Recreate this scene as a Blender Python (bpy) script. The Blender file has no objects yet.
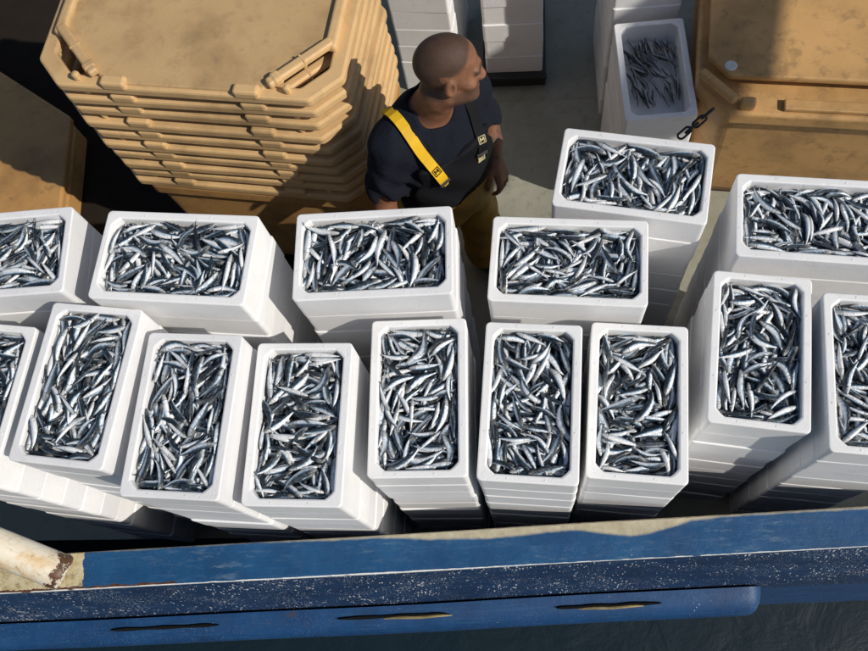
import bpy, bmesh, math, random
import numpy as np
from mathutils import Matrix, Vector
random.seed(7); rng = np.random.default_rng(11)
S = bpy.context.scene
C = S.collection
R = math.radians

# ---------------------------------------------------------------- camera, sky, sun, exposure
HC = 3.85                                   # camera height over the deck (m)
FPX, VX, VY = 850.0, 535.0, 636.0           # focal length and nadir point, photo pixels (868 x 651)
W, H = 868.0, 651.0
_d = np.array([VX-W/2, VY-H/2, FPX]); _d /= np.linalg.norm(_d)
_X = np.array([1.0, 0, 0]) - _d*_d[0]; _X /= np.linalg.norm(_X)
_Y = np.cross(-_d, _X)
RM = np.array([_X, _Y, -_d])
def un(x, y, z):                            # photo pixel + height above deck -> world point
    d = RM @ np.array([(x-W/2)/FPX, (y-H/2)/FPX, 1.0]); t = (z-HC)/d[2]
    return Vector((d[0]*t, d[1]*t, z))
cd = bpy.data.cameras.new('camera'); cam = bpy.data.objects.new('camera', cd); C.objects.link(cam)
cd.sensor_width = 36; cd.lens = 36*FPX/W; cd.clip_start = .05; cd.clip_end = 500
m = Matrix.Identity(4)
for r in range(3):
    m[r][0] = RM[r][0]; m[r][1] = -RM[r][1]; m[r][2] = -RM[r][2]
m[2][3] = HC
cam.matrix_world = m
S.camera = cam

SUN_AZ, SUN_EL = R(-26), R(39)              # azimuth from +X, towards -Y (lower right of the picture)
sd = Vector((math.cos(SUN_EL)*math.cos(SUN_AZ), math.cos(SUN_EL)*math.sin(SUN_AZ), math.sin(SUN_EL)))
w = bpy.data.worlds.new('World'); S.world = w; w.use_nodes = True
nt = w.node_tree; bg = nt.nodes['Background']; sky = nt.nodes.new('ShaderNodeTexSky')
sky.sky_type = 'NISHITA'; sky.sun_disc = False; sky.sun_elevation = SUN_EL
sky.sun_rotation = math.pi/2 - SUN_AZ
nt.links.new(sky.outputs[0], bg.inputs[0]); bg.inputs[1].default_value = 0.09
sl = bpy.data.lights.new('sun', 'SUN'); sl.energy = 5.0; sl.angle = R(.53); sl.color = (1, .94, .845)
so = bpy.data.objects.new('sun', sl); C.objects.link(so)
so.rotation_euler = sd.to_track_quat('Z', 'Y').to_euler(); so.location = sd*20
S.view_settings.view_transform = 'Standard'; S.view_settings.look = 'None'
S.view_settings.exposure = -0.40; S.view_settings.gamma = 1
S.render.resolution_x, S.render.resolution_y = 1024, 768

# ---------------------------------------------------------------- helpers
def link(o, parent=None):
    C.objects.link(o)
    if parent: o.parent = parent
    return o
def tag(o, label=None, cat=None, group=None, kind=None):
    if label: o['label'] = label
    if cat: o['category'] = cat
    if group: o['group'] = group
    if kind: o['kind'] = kind
    return o
def empty(name, loc=(0, 0, 0), rz=0):
    o = bpy.data.objects.new(name, None); o.location = loc; o.rotation_euler = (0, 0, rz); o.empty_display_size = .1
    return link(o)
def mesh(name, v, f, mat, smooth=False, mats=None):
    me = bpy.data.meshes.new(name); me.from_pydata([tuple(p) for p in v], [], [tuple(q) for q in f]); me.update()
    for q in (mats or [mat]): me.materials.append(q)
    if smooth: me.polygons.foreach_set('use_smooth', [True]*len(me.polygons))
    return me
def obj(name, me, parent=None, loc=None, rz=None):
    o = bpy.data.objects.new(name, me)
    if loc is not None: o.location = loc
    if rz is not None: o.rotation_euler = (0, 0, rz)
    return link(o, parent)
def from_bm(name, bm, mat, smooth=False):
    bmesh.ops.recalc_face_normals(bm, faces=bm.faces)
    me = bpy.data.meshes.new(name); bm.to_mesh(me); bm.free(); me.materials.append(mat)
    if smooth: me.polygons.foreach_set('use_smooth', [True]*len(me.polygons))
    return me
def bm_box(bm, c, s, rot=None, bev=0.0, seg=2, taper=None):
    r = bmesh.ops.create_cube(bm, size=1.0); vs = r['verts']
    for v in vs:
        k = taper if (taper and v.co.z < 0) else 1.0
        v.co = Vector((v.co.x*s[0]*k, v.co.y*s[1]*k, v.co.z*s[2]))
    if bev:
        es = list({e for v in vs for e in v.link_edges})
        g = bmesh.ops.bevel(bm, geom=es, offset=bev, segments=seg, affect='EDGES', profile=.5)
        vs = list({v for f in g['faces'] for v in f.verts} | {v for v in vs if v.is_valid})
    M = Matrix.Translation(c) @ (rot or Matrix.Identity(4))
    for v in vs: v.co = M @ v.co
def prism(outline, z0, z1, bev=0.0, seg=2):
    bm = bmesh.new(); n = len(outline)
    a = [bm.verts.new((x, y, z0)) for x, y in outline]; b = [bm.verts.new((x, y, z1)) for x, y in outline]
    bm.faces.new(a[::-1]); bm.faces.new(b)
    for i in range(n): bm.faces.new((a[i], a[(i+1) % n], b[(i+1) % n], b[i]))
    bmesh.ops.recalc_face_normals(bm, faces=bm.faces)
    if bev: bmesh.ops.bevel(bm, geom=bm.edges[:], offset=bev, segments=seg, affect='EDGES', profile=.5)
    return bm
def tube_v(path, rad, n=10, cap=True):
    P = [Vector(p) for p in path]; V = []; F = []
    if not hasattr(rad, '__len__'): rad = [rad]*len(P)
    t = (P[1]-P[0]).normalized(); u = t.orthogonal().normalized()
    for i, p in enumerate(P):
        t = (P[min(i+1, len(P)-1)]-P[max(i-1, 0)]).normalized()
        u = (u-t*u.dot(t)).normalized(); b = t.cross(u)
        for k in range(n):
            a = 2*math.pi*k/n; V.append(p+(u*math.cos(a)+b*math.sin(a))*rad[i])
    for i in range(len(P)-1):
        for k in range(n): F.append((i*n+k, i*n+(k+1) % n, (i+1)*n+(k+1) % n, (i+1)*n+k))
    if cap:
        F.append(tuple(range(n))[::-1]); F.append(tuple((len(P)-1)*n+k for k in range(n)))
    return V, F

# ---------------------------------------------------------------- materials
class NT:
    def __init__(s, name):
        s.m = bpy.data.materials.new(name); s.m.use_nodes = True; s.t = s.m.node_tree
        s.p = s.t.nodes['Principled BSDF']
    def n(s, kind, **kw):
        nd = s.t.nodes.new('ShaderNode'+kind)
        for k, v in kw.items():
            if k.startswith('_'): nd.inputs[k[1:].replace('_', ' ')].default_value = v
            else: setattr(nd, k, v)
        return nd
    def l(s, a, b): s.t.links.new(a, b)
    def noise(s, vec, scale, detail=4, rough=.55, dist=0):
        nd = s.n('TexNoise'); nd.inputs['Scale'].default_value = scale; nd.inputs['Detail'].default_value = detail
        nd.inputs['Roughness'].default_value = rough; nd.inputs['Distortion'].default_value = dist
        if vec: s.l(vec, nd.inputs['Vector'])
        return nd.outputs['Fac']
    def ramp(s, fac, stops, interp='LINEAR'):
        nd = s.n('ValToRGB'); nd.color_ramp.interpolation = interp; e = nd.color_ramp.elements
        while len(e) < len(stops): e.new(.5)
        for k, (p, c) in enumerate(stops):
            e[k].position = p; e[k].color = (*c, 1) if hasattr(c, '__len__') else (c, c, c, 1)
        s.l(fac, nd.inputs[0]); return nd.outputs[0]
    def mix(s, fac, a, b, mode='MIX'):
        nd = s.n('Mix', data_type='RGBA', blend_type=mode)
        for i, x in ((0, fac), (6, a), (7, b)):
            if hasattr(x, 'node'): s.l(x, nd.inputs[i])
            else: nd.inputs[i].default_value = x if i == 0 else (*x, 1)
        return nd.outputs[2]
    def math(s, op, a, b=None, c=None):
        nd = s.n('Math', operation=op)
        for i, x in enumerate((a, b, c)):
            if x is None: continue
            if hasattr(x, 'node'): s.l(x, nd.inputs[i])
            else: nd.inputs[i].default_value = x
        return nd.outputs[0]
    def set(s, **kw):
        for k, x in kw.items():
            i = s.p.inputs[k.replace('_', ' ')]
            if hasattr(x, 'node'): s.l(x, i)
            else: i.default_value = (*x, 1) if hasattr(x, '__len__') and len(x) == 3 and i.type == 'RGBA' else x
    def bump(s, h, strength=.3, dist=.002):
        b = s.n('Bump'); b.inputs['Strength'].default_value = strength; b.inputs['Distance'].default_value = dist
        s.l(h, b.inputs['Height']); s.l(b.outputs[0], s.p.inputs['Normal'])
    def coord(s, which='Object'): return s.n('TexCoord').outputs[which]
    def xyz(s, vec):
        nd = s.n('SeparateXYZ'); s.l(vec, nd.inputs[0]); return nd.outputs
    def pos(s): return s.n('NewGeometry').outputs['Position']

def mat_eps():
    k = NT('white_foam'); p = k.pos()
    v = k.n('TexVoronoi'); v.inputs['Scale'].default_value = 260; k.l(p, v.inputs['Vector'])
    st = k.noise(p, 5, 5, .6); sm = k.noise(p, 38, 4, .65)
    col = k.ramp(st, [(.30, (.80, .80, .80)), (.55, (.88, .88, .88)), (.8, (.86, .85, .84))])
    dirt = k.ramp(sm, [(.63, 0), (.80, 1)])
    col = k.mix(k.math('MULTIPLY', dirt, .35), col, (.52, .50, .47))
    # faint scuffs
    mp = k.n('Mapping'); mp.inputs['Scale'].default_value = (6, 6, 60); k.l(p, mp.inputs['Vector'])
    sc = k.ramp(k.noise(mp.outputs[0], 3, 3, .6), [(.62, 0), (.72, 1)])
    col = k.mix(k.math('MULTIPLY', sc, .18), col, (.55, .56, .58))
    oi = k.n('ObjectInfo').outputs['Random']
    br = k.math('MULTIPLY_ADD', oi, .10, .90); cb = k.n('CombineColor'); k.l(br, cb.inputs[0]); k.l(br, cb.inputs[1]); k.l(k.math('MULTIPLY_ADD', oi, .08, .915), cb.inputs[2])
    col = k.mix(1.0, col, cb.outputs[0], 'MULTIPLY')
    bld = k.math('MULTIPLY', k.ramp(k.noise(p, 13, 5, .7, 1.0), [(.60, 0), (.74, 1)]), k.ramp(k.noise(p, 2.6, 2, .5), [(.48, 0), (.62, 1)]))
    col = k.mix(k.math('MULTIPLY', bld, .30), col, (.50, .38, .34))
    dent = k.ramp(k.noise(p, 48, 3, .6), [(.30, 0), (.38, 1)])
    k.set(Base_Color=col, Roughness=.62, Subsurface_Weight=.12, Subsurface_Radius=(.012, .012, .012), Subsurface_Scale=1.0)
    k.bump(k.math('ADD', k.math('MULTIPLY', v.outputs['Distance'], .6), k.math('ADD', k.math('MULTIPLY', st, 1.2), k.math('MULTIPLY', dent, 1.0))), .32, .0017)
    return k.m
def mat_fish(dark=False):
    k = NT('fish_skin'); uv = k.n('UVMap', uv_map='uv').outputs[0]; u, v, _ = k.xyz(uv)
    rn = k.n('Attribute', attribute_name='rnd').outputs['Fac']; p = k.pos()
    nz = k.noise(p, 160, 3, .6)
    vv = k.math('ADD', v, k.math('ADD', k.math('MULTIPLY', k.math('SUBTRACT', rn, .5), .34), k.math('MULTIPLY', k.math('SUBTRACT', nz, .5), .30)))
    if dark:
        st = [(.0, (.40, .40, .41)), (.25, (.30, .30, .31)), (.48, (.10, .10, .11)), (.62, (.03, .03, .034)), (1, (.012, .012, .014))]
    else:
        st = [(.0, (.90, .90, .90)), (.22, (.82, .85, .88)), (.37, (.60, .69, .77)), (.46, (.27, .39, .52)), (.53, (.065, .115, .17)), (.61, (.016, .028, .042)), (1, (.007, .012, .018))]
    col = k.ramp(vv, st)
    # blotches of lost scales, reddish gill, dark eye
    bl = k.ramp(k.noise(p, 110, 5, .75), [(.53, 0), (.66, 1)])
    col = k.mix(k.math('MULTIPLY', bl, .55), col, (.14, .19, .25))
    du = k.math('MULTIPLY', k.math('SUBTRACT', u, .065), 9.0); dv = k.math('MULTIPLY', k.math('SUBTRACT', v, .56), 1.35)
    dist = k.math('SQRT', k.math('ADD', k.math('MULTIPLY', du, du), k.math('MULTIPLY', dv, dv)))
    hd = k.ramp(u, [(.14, 1), (.19, 0)])
    col = k.mix(k.math('MULTIPLY', hd, .5), col, (.22, .23, .22))
    gl = k.math('MULTIPLY', k.ramp(k.math('ABSOLUTE', k.math('SUBTRACT', u, .19)), [(.004, 1), (.016, 0)]), .7)
    col = k.mix(gl, col, (.10, .07, .06))
    col = k.mix(k.ramp(dist, [(.19, 1), (.24, 0)]), col, (.60, .60, .55))
    col = k.mix(k.ramp(dist, [(.11, 1), (.15, 0)]), col, (.004, .004, .005))
    tl = k.ramp(u, [(.90, 0), (.95, 1)])
    col = k.mix(k.math('MULTIPLY', tl, .75), col, (.10, .11, .12))
    met = k.ramp(vv, [(.1, .10), (.35, .30), (.52, .45), (.60, .08)])
    k.set(Base_Color=col, Metallic=met if not dark else .25, Roughness=k.math('ADD', k.math('MULTIPLY', nz, .25), .20),
          Coat_Weight=.35, Coat_Roughness=.16)
    sc = k.n('TexVoronoi'); sc.inputs['Scale'].default_value = 420; k.l(p, sc.inputs['Vector'])
    k.bump(k.math('ADD', sc.outputs['Distance'], k.math('MULTIPLY', nz, 2.2)), .6, .0016)
    return k.m
def mat_tan(name, base, seed=0, stain=.5, rough=.5):
    k = NT(name); p = k.pos()
    o = k.n('VectorMath', operation='ADD'); k.l(p, o.inputs[0]); o.inputs[1].default_value = (seed*3.1, seed*1.7, seed)
    p = o.outputs[0]
    a = k.noise(p, 3.2, 6, .62); b = k.noise(p, 19, 6, .72); c = k.noise(p, 7, 3, .5, 1.5)
    dk = tuple(x*.62 for x in base); lt = tuple(min(1, x*1.13) for x in base)
    col = k.ramp(a, [(.3, dk), (.52, base), (.75, lt)])
    blot = k.ramp(k.math('MULTIPLY', b, k.math('ADD', c, .5)), [(.54, 0), (.70, 1)])
    col = k.mix(k.math('MULTIPLY', blot, stain), col, (.14, .085, .04))
    mp = k.n('Mapping'); mp.inputs['Scale'].default_value = (5, 46, 20); mp.inputs['Rotation'].default_value = (0, 0, .12); k.l(p, mp.inputs['Vector'])
    sc = k.ramp(k.noise(mp.outputs[0], 2.4, 5, .7), [(.60, 0), (.74, 1)])
    col = k.mix(k.math('MULTIPLY', sc, stain*.55), col, (.22, .14, .07))
    sp = k.ramp(k.noise(p, 95, 2, .5), [(.70, 0), (.76, 1)])
    col = k.mix(k.math('MULTIPLY', sp, stain*.8), col, (.07, .045, .025))
    k.set(Base_Color=col, Roughness=k.ramp(b, [(.3, rough-.08), (.7, rough+.15)]))
    k.bump(k.math('ADD', k.math('MULTIPLY', b, 1.0), k.noise(p, 120, 3, .6)), .25, .002)
    return k.m
def mat_plain(name, col, rough=.5, bump=0, bscale=60, var=.15, metal=0):
    k = NT(name); p = k.pos(); a = k.noise(p, 9, 5, .6)
    c = k.ramp(a, [(.3, tuple(x*(1-var) for x in col)), (.7, tuple(min(1, x*(1+var)) for x in col))])
    k.set(Base_Color=c, Roughness=rough, Metallic=metal)
    if bump: k.bump(k.noise(p, bscale, 5, .6), bump, .003)
    return k.m
def mat_deck():
    k = NT('deck_paint'); p = k.pos(); a = k.noise(p, 2.2, 6, .65); b = k.noise(p, 16, 6, .7); c = k.noise(p, 70, 3, .6)
    x, y, _ = k.xyz(p)
    col = k.ramp(a, [(.3, (.235, .235, .185)), (.5, (.30, .295, .235)), (.72, (.36, .35, .285))])
    col = k.mix(k.math('MULTIPLY', k.ramp(b, [(.52, 0), (.68, 1)]), .5), col, (.16, .155, .12))
    col = k.mix(k.math('MULTIPLY', k.ramp(c, [(.62, 0), (.70, 1)]), .45), col, (.42, .41, .36))
    wet = k.ramp(k.noise(p, 1.3, 3, .5), [(.45, .62), (.62, .28)])
    k.set(Base_Color=col, Roughness=wet); k.bump(k.math('ADD', b, c), .35, .003)
    return k.m
def mat_blue(name, cap, navy=False):
    fleck = 'navy' if navy is True else ('cap' if cap else 'strake')
    k = NT(name); p = k.coord('Object'); x, y, z = k.xyz(p)
    a = k.noise(p, 5, 6, .6); b = k.noise(p, 26, 5, .7)
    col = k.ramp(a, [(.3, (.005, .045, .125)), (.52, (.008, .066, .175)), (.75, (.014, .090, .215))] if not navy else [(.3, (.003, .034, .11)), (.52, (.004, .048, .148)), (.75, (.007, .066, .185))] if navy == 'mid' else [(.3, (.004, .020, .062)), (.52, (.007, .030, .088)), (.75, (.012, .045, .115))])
    sc = k.n('Mapping'); sc.inputs['Scale'].default_value = (3, 60, 40); k.l(p, sc.inputs['Vector'])
    col = k.mix(k.math('MULTIPLY', k.ramp(k.noise(sc.outputs[0], 2, 4, .6), [(.55, 0), (.75, 1)]), .35), col, (.035, .13, .24))
    # white flecks, in drifts
    fl = k.n('TexVoronoi'); fl.inputs['Scale'].default_value = 95; fl.inputs['Randomness'].default_value = 1
    sq = k.n('Mapping'); sq.inputs['Scale'].default_value = (1, .6, .30); k.l(p, sq.inputs['Vector']); k.l(sq.outputs[0], fl.inputs['Vector'])
    thr = k.ramp(k.noise(p, 4.5, 3, .6), {'navy': [(.36, .08), (.62, .32)], 'cap': [(.52, .0), (.75, .11)], 'strake': [(.48, .0), (.70, .15)]}[fleck])
    fk = k.math('LESS_THAN', fl.outputs['Distance'], k.math('MULTIPLY', thr, k.math('ADD', b, .55)))
    hit = k.ramp(k.noise(p, 33, 2, .5), [(.46, 0), (.52, 1)])
    fk = k.math('MULTIPLY', fk, hit)
    col = k.mix(k.math('MULTIPLY', fk, .85), col, (.62, .64, .66))
    f2 = k.n('TexVoronoi'); f2.inputs['Scale'].default_value = 230; k.l(sq.outputs[0], f2.inputs['Vector'])
    fk2 = k.math('MULTIPLY', k.math('LESS_THAN', f2.outputs['Distance'], .26 if fleck == 'navy' else .17), k.ramp(k.noise(p, 6, 4, .65), [(.44, 0), (.60, 1)]))
    col = k.mix(k.math('MULTIPLY', fk2, {'navy': .8, 'cap': .2, 'strake': .35}[fleck]), col, (.5, .54, .58))
    rough = .38
    if cap:
        # bare cream primer creeping in from the inner edge, in slow waves along the rail
        fine = k.noise(p, 20, 4, .6); slow = k.noise(p, 3.5, 2, .5)
        tx = k.math('MULTIPLY_ADD', x, 1/3.2, .5)
        wd = k.ramp(tx, [(0, .05), (.20, .04), (.34, .10), (.42, .28), (.49, .30), (.545, .16), (.585, .42), (.62, .46), (.665, .06), (.8, .10), (1, .05)], 'B_SPLINE')
        wd = k.math('MULTIPLY', k.math('ADD', wd, k.math('MULTIPLY', k.math('SUBTRACT', slow, .5), .12)), .125)
        lim = k.math('ADD', k.math('SUBTRACT', .0625, wd), k.math('MULTIPLY', k.math('SUBTRACT', fine, .5), .010))
        pr = k.ramp(k.math('SUBTRACT', y, lim), [(.0, 0), (.009, 1)])
        pc = k.ramp(b, [(.3, (.36, .31, .21)), (.7, (.52, .47, .34))])
        col = k.mix(pr, col, pc)
        # bare end by the pipe and rust along the outer edge there
        sx = k.math('ADD', x, 1.545); ex = k.math('LESS_THAN', k.math('ADD', sx, k.math('MULTIPLY', k.math('SUBTRACT', fine, .5), .06)), 0)
        col = k.mix(ex, col, k.ramp(b, [(.35, (.30, .22, .11)), (.5, (.55, .47, .28)), (.7, (.66, .60, .44))]))
        ry = k.math('ADD', y, k.math('MULTIPLY', fine, .03))
        ru = k.math('MULTIPLY', k.math('LESS_THAN', ry, -.038), k.math('LESS_THAN', k.math('ADD', x, k.math('MULTIPLY', fine, .5)), -.95))
        col = k.mix(ru, col, k.ramp(b, [(.4, (.06, .022, .012)), (.65, (.16, .07, .035))]))
        sm_ = k.n('Mapping'); sm_.inputs['Scale'].default_value = (7, 34, 20); k.l(p, sm_.inputs['Vector'])
        scf = k.math('MULTIPLY', k.ramp(k.noise(sm_.outputs[0], 1.6, 6, .75), [(.52, 0), (.70, 1)]), k.ramp(k.noise(p, 2.3, 3, .6), [(.44, 0), (.62, 1)]))
        col = k.mix(k.math('MULTIPLY', scf, .5), col, (.22, .30, .36))
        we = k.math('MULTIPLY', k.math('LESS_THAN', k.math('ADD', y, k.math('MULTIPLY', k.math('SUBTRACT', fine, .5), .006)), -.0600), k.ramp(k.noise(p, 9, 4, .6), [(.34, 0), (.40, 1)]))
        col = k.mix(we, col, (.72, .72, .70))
        ed = k.math('MULTIPLY', k.math('GREATER_THAN', k.math('ADD', y, k.math('MULTIPLY', fine, .012)), .066), k.ramp(b, [(.48, 0), (.56, 1)]))
        col = k.mix(k.math('MULTIPLY', ed, .6), col, (.14, .07, .035))
    else:
        ru = k.ramp(k.math('MULTIPLY', k.noise(p, 8, 6, .7), b), [(.36, 0), (.42, 1)])
        col = k.mix(k.math('MULTIPLY', ru, .55), col, (.05, .03, .025))
    k.set(Base_Color=col, Roughness=k.ramp(b, [(.3, rough+(.12 if navy else 0)), (.7, rough+(.30 if navy else .18))]))
    k.bump(k.math('ADD', k.math('MULTIPLY', a, 2), b), .4, .004)
    return k.m
def mat_pipe():
    k = NT('cream_rusty_paint'); p = k.coord('Object'); x, y, z = k.xyz(p)
    a = k.noise(p, 7, 5, .6); b = k.noise(p, 28, 5, .7); c = k.noise(p, 12, 4, .65)
    col = k.ramp(a, [(.32, (.55, .36, .16)), (.45, (.66, .60, .48)), (.7, (.72, .69, .62))])
    near = k.ramp(x, [(-.22, 0), (-.01, 1)])
    d = k.math('ADD', x, k.math('MULTIPLY', k.math('SUBTRACT', c, .5), .22))
    ru = k.math('MULTIPLY', k.math('GREATER_THAN', d, -.048), k.ramp(b, [(.42, 0), (.47, 1)]))
    col = k.mix(ru, col, k.ramp(b, [(.4, (.035, .015, .01)), (.7, (.17, .075, .03))]))
    crk = k.ramp(k.noise(p, 9, 2, .5, 2), [(.49, 0), (.5, 1), (.505, 0)])
    col = k.mix(k.math('MULTIPLY', crk, .5), col, (.12, .06, .03))
    k.set(Base_Color=col, Roughness=.5); k.bump(k.math('ADD', b, ru), .4, .003)
    return k.m
def mat_skin():
    k = NT('skin'); p = k.pos(); at = k.n('Attribute', attribute_name='hair').outputs['Fac']
    a = k.noise(p, 24, 5, .6); f = k.noise(p, 260, 4, .75)
    col = k.ramp(a, [(.3, (.155, .068, .036)), (.55, (.225, .102, .056)), (.8, (.27, .125, .072))])
    hair = k.mix(f, (.010, .007, .0055), (.046, .032, .024))
    col = k.mix(k.math('MULTIPLY', at, k.math('ADD', k.math('MULTIPLY', f, .5), .62)), col, hair)
    ink = k.n('Attribute', attribute_name='ink').outputs['Fac']
    col = k.mix(k.math('MULTIPLY', ink, k.ramp(k.noise(p, 60, 3, .6), [(.45, 0), (.55, .6)])), col, (.05, .05, .055))
    lip = k.n('Attribute', attribute_name='lip').outputs['Fac']
    col = k.mix(k.math('MULTIPLY', lip, .6), col, (.19, .065, .05))
    k.set(Base_Color=col, Roughness=k.math('ADD', k.math('MULTIPLY', at, .16), .46), Specular_IOR_Level=.35, Subsurface_Weight=.06, Subsurface_Radius=(.012, .005, .003), Subsurface_Scale=.6)
    k.bump(k.math('ADD', k.math('ADD', a, k.noise(p, 130, 4, .7)), k.math('MULTIPLY', f, .6)), .5, .0022)
    return k.m
def mat_cloth(name, col, scale=900, rough=.85, fold=.5, fs=14):
    k = NT(name); p = k.pos(); a = k.noise(p, 8, 5, .6); b = k.noise(p, scale, 2, .5); c = k.noise(p, fs, 4, .55, .8)
    k.set(Base_Color=k.ramp(a, [(.3, tuple(x*.8 for x in col)), (.7, tuple(x*1.2 for x in col))]), Roughness=rough, Specular_IOR_Level=.25)
    k.bump(k.math('ADD', c, k.math('MULTIPLY', b, .06)), fold, .012)
    return k.m
def mat_water():
    k = NT('sea_water'); p = k.pos(); a = k.noise(p, 3.5, 5, .6, .5)
    k.set(Base_Color=(.006, .016, .022), Roughness=.35); k.bump(a, .25, .05); return k.m

EPS = mat_eps(); FISH = mat_fish(); FISHD = mat_fish(True)
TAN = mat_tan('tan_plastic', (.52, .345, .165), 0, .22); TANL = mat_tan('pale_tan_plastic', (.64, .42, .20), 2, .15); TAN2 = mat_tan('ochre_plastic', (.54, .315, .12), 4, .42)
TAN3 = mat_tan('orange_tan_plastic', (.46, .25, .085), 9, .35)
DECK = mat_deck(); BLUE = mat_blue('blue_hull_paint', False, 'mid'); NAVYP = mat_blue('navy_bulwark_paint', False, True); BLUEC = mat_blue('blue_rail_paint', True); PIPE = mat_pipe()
BLACK = mat_plain('black_plastic', (.02, .021, .022), .5, .2); CHAIN = mat_plain('black_chain', (.016, .016, .017), .45, .2)
OCHRE = mat_plain('ochre_primer', (.30, .23, .10), .7, .5, 90, .45); STEEL = mat_plain('grey_steel', (.32, .33, .34), .5, .2)
SKIN = mat_skin(); NAVY = mat_cloth('navy_cotton', (.006, .0078, .0155), 900, .92, .9, 17)
BIB = mat_cloth('black_bib_cloth', (.003, .0035, .0055), 700, .8, .35); OIL = mat_cloth('mustard_oilskin', (.30, .165, .018), 500, .5, .55, 10)
YEL = mat_cloth('yellow_webbing', (.62, .37, .012), 700, .6, .15); RUB = mat_plain('rubber', (.03, .03, .03), .6)
CREAM = mat_plain('cream_print', (.55, .48, .25), .6); GREYW = mat_plain('pale_plug', (.62, .62, .60), .4)
SHADE = mat_cloth('painted_shade', (.016, .011, .007), 200, .95, .3)  # deep shade on the deck at left, put in as a blackish brown colour
VOID = mat_cloth('slot_darkness', (.004, .004, .004), 200, 1, .2)  # near-black colour stands in for the darkness inside the drain slots
CORD = mat_plain('cord', (.05, .06, .06), .8)

# ---------------------------------------------------------------- setting
def sheet(name, x0, x1, y0, y1, z, mat):
    o = obj(name, mesh(name, [(x0, y0, z), (x1, y0, z), (x1, y1, z), (x0, y1, z)], [(0, 1, 2, 3)], mat)); return tag(o, kind='structure')
k = sheet('deck', -6, 6, .42, 8, 0, DECK)
dp = obj('weld_seam', mesh('weld_seam', *[(lambda v, f: (v, f))(*tube_v([(-2, 2.70, -.002), (3, 2.62, -.002)], .009, 6))][0], DECK), k)
dp2 = obj('weld_seam', mesh('weld_seam', *tube_v([(-2, 4.1, -.002), (3, 4.02, -.002)], .009, 6), DECK), k)
sheet('sea', -200, 200, -200, 200, -1.35, mat_water())

# ---------------------------------------------------------------- boat side: rail cap, sloping bulwark, rubbing strake
boat = empty('fishing_boat', (0, .281, .95), R(2.53))
tag(boat, 'blue painted steel side of the fishing boat along the bottom of the picture', 'boat')
XL, XR, NX = -5.0, 5.0, 160
def sweep(name, prof, mat, smooth=True, wob=0.0, closed=False, x0=XL, x1=XR, n=NX, label=None):
    V = []; F = []; m_ = len(prof)
    for i in range(n+1):
        x = x0+(x1-x0)*i/n
        dy = wob*(math.sin(x*2.1)+.6*math.sin(x*5.3+1))
        for (py, pz) in prof: V.append((x, py+dy, pz+wob*.5*math.sin(x*3.7+py*9)))
    for i in range(n):
        for j in range(m_ if closed else m_-1):
            a = i*m_+j; b = i*m_+(j+1) % m_; F.append((a, b, b+m_, a+m_))
    if closed: F.append(tuple(range(m_))[::-1]); F.append(tuple(n*m_+j for j in range(m_)))
    me = mesh(name, V, F, mat, smooth)
    o = obj(name, me, boat)
    if label: o['label'] = label
    return o
c = .0625
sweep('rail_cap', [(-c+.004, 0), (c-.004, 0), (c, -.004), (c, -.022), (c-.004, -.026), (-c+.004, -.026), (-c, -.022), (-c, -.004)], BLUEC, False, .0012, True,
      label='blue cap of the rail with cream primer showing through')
sweep('bulwark_plate', [(c-.03, -.95), (c-.03, -.027), (-c+.014, -.027), (-c-.002, -.10), (-.100, -.30), (-.135, -.47), (-.145, -.55), (-.145, -.95)], NAVYP, False, .002)
SP = [(-.146, -.475), (-.168, -.478), (-.20, -.488), (-.226, -.506), (-.242, -.535), (-.246, -.575), (-.236, -.62), (-.21, -.655), (-.146, -.67)]
_e = un(762, 603, .43); XE = _e.x*math.cos(R(2.53))
xs = list(np.linspace(XL, XE-.06, 120))+[XE-.06+.06*t for t in (.3, .55, .75, .9, .97, 1.0)]
V = []; F = []
for x in xs:
    t = max(0, (x-(XE-.06))/.06); sc = math.sqrt(max(0, 1-t*t)); dy = .002*(math.sin(x*2.1)+.6*math.sin(x*5.3+1))
    for py, pz in SP: V.append((x, -.1456+(py+.1456)*sc+dy, -.5725+(pz+.5725)*(.35+.65*sc)))
for i in range(len(xs)-1):
    for j in range(len(SP)-1): a = i*len(SP)+j; F.append((a, a+1, a+1+len(SP), a+len(SP)))
obj('rubbing_strake', mesh('rubbing_strake', V, F, BLUE, True), boat)
sweep('hull_plate', [(-.1455, -.66), (-.15, -1.2), (-.18, -2.6)], BLUE, True, .002)
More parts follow.
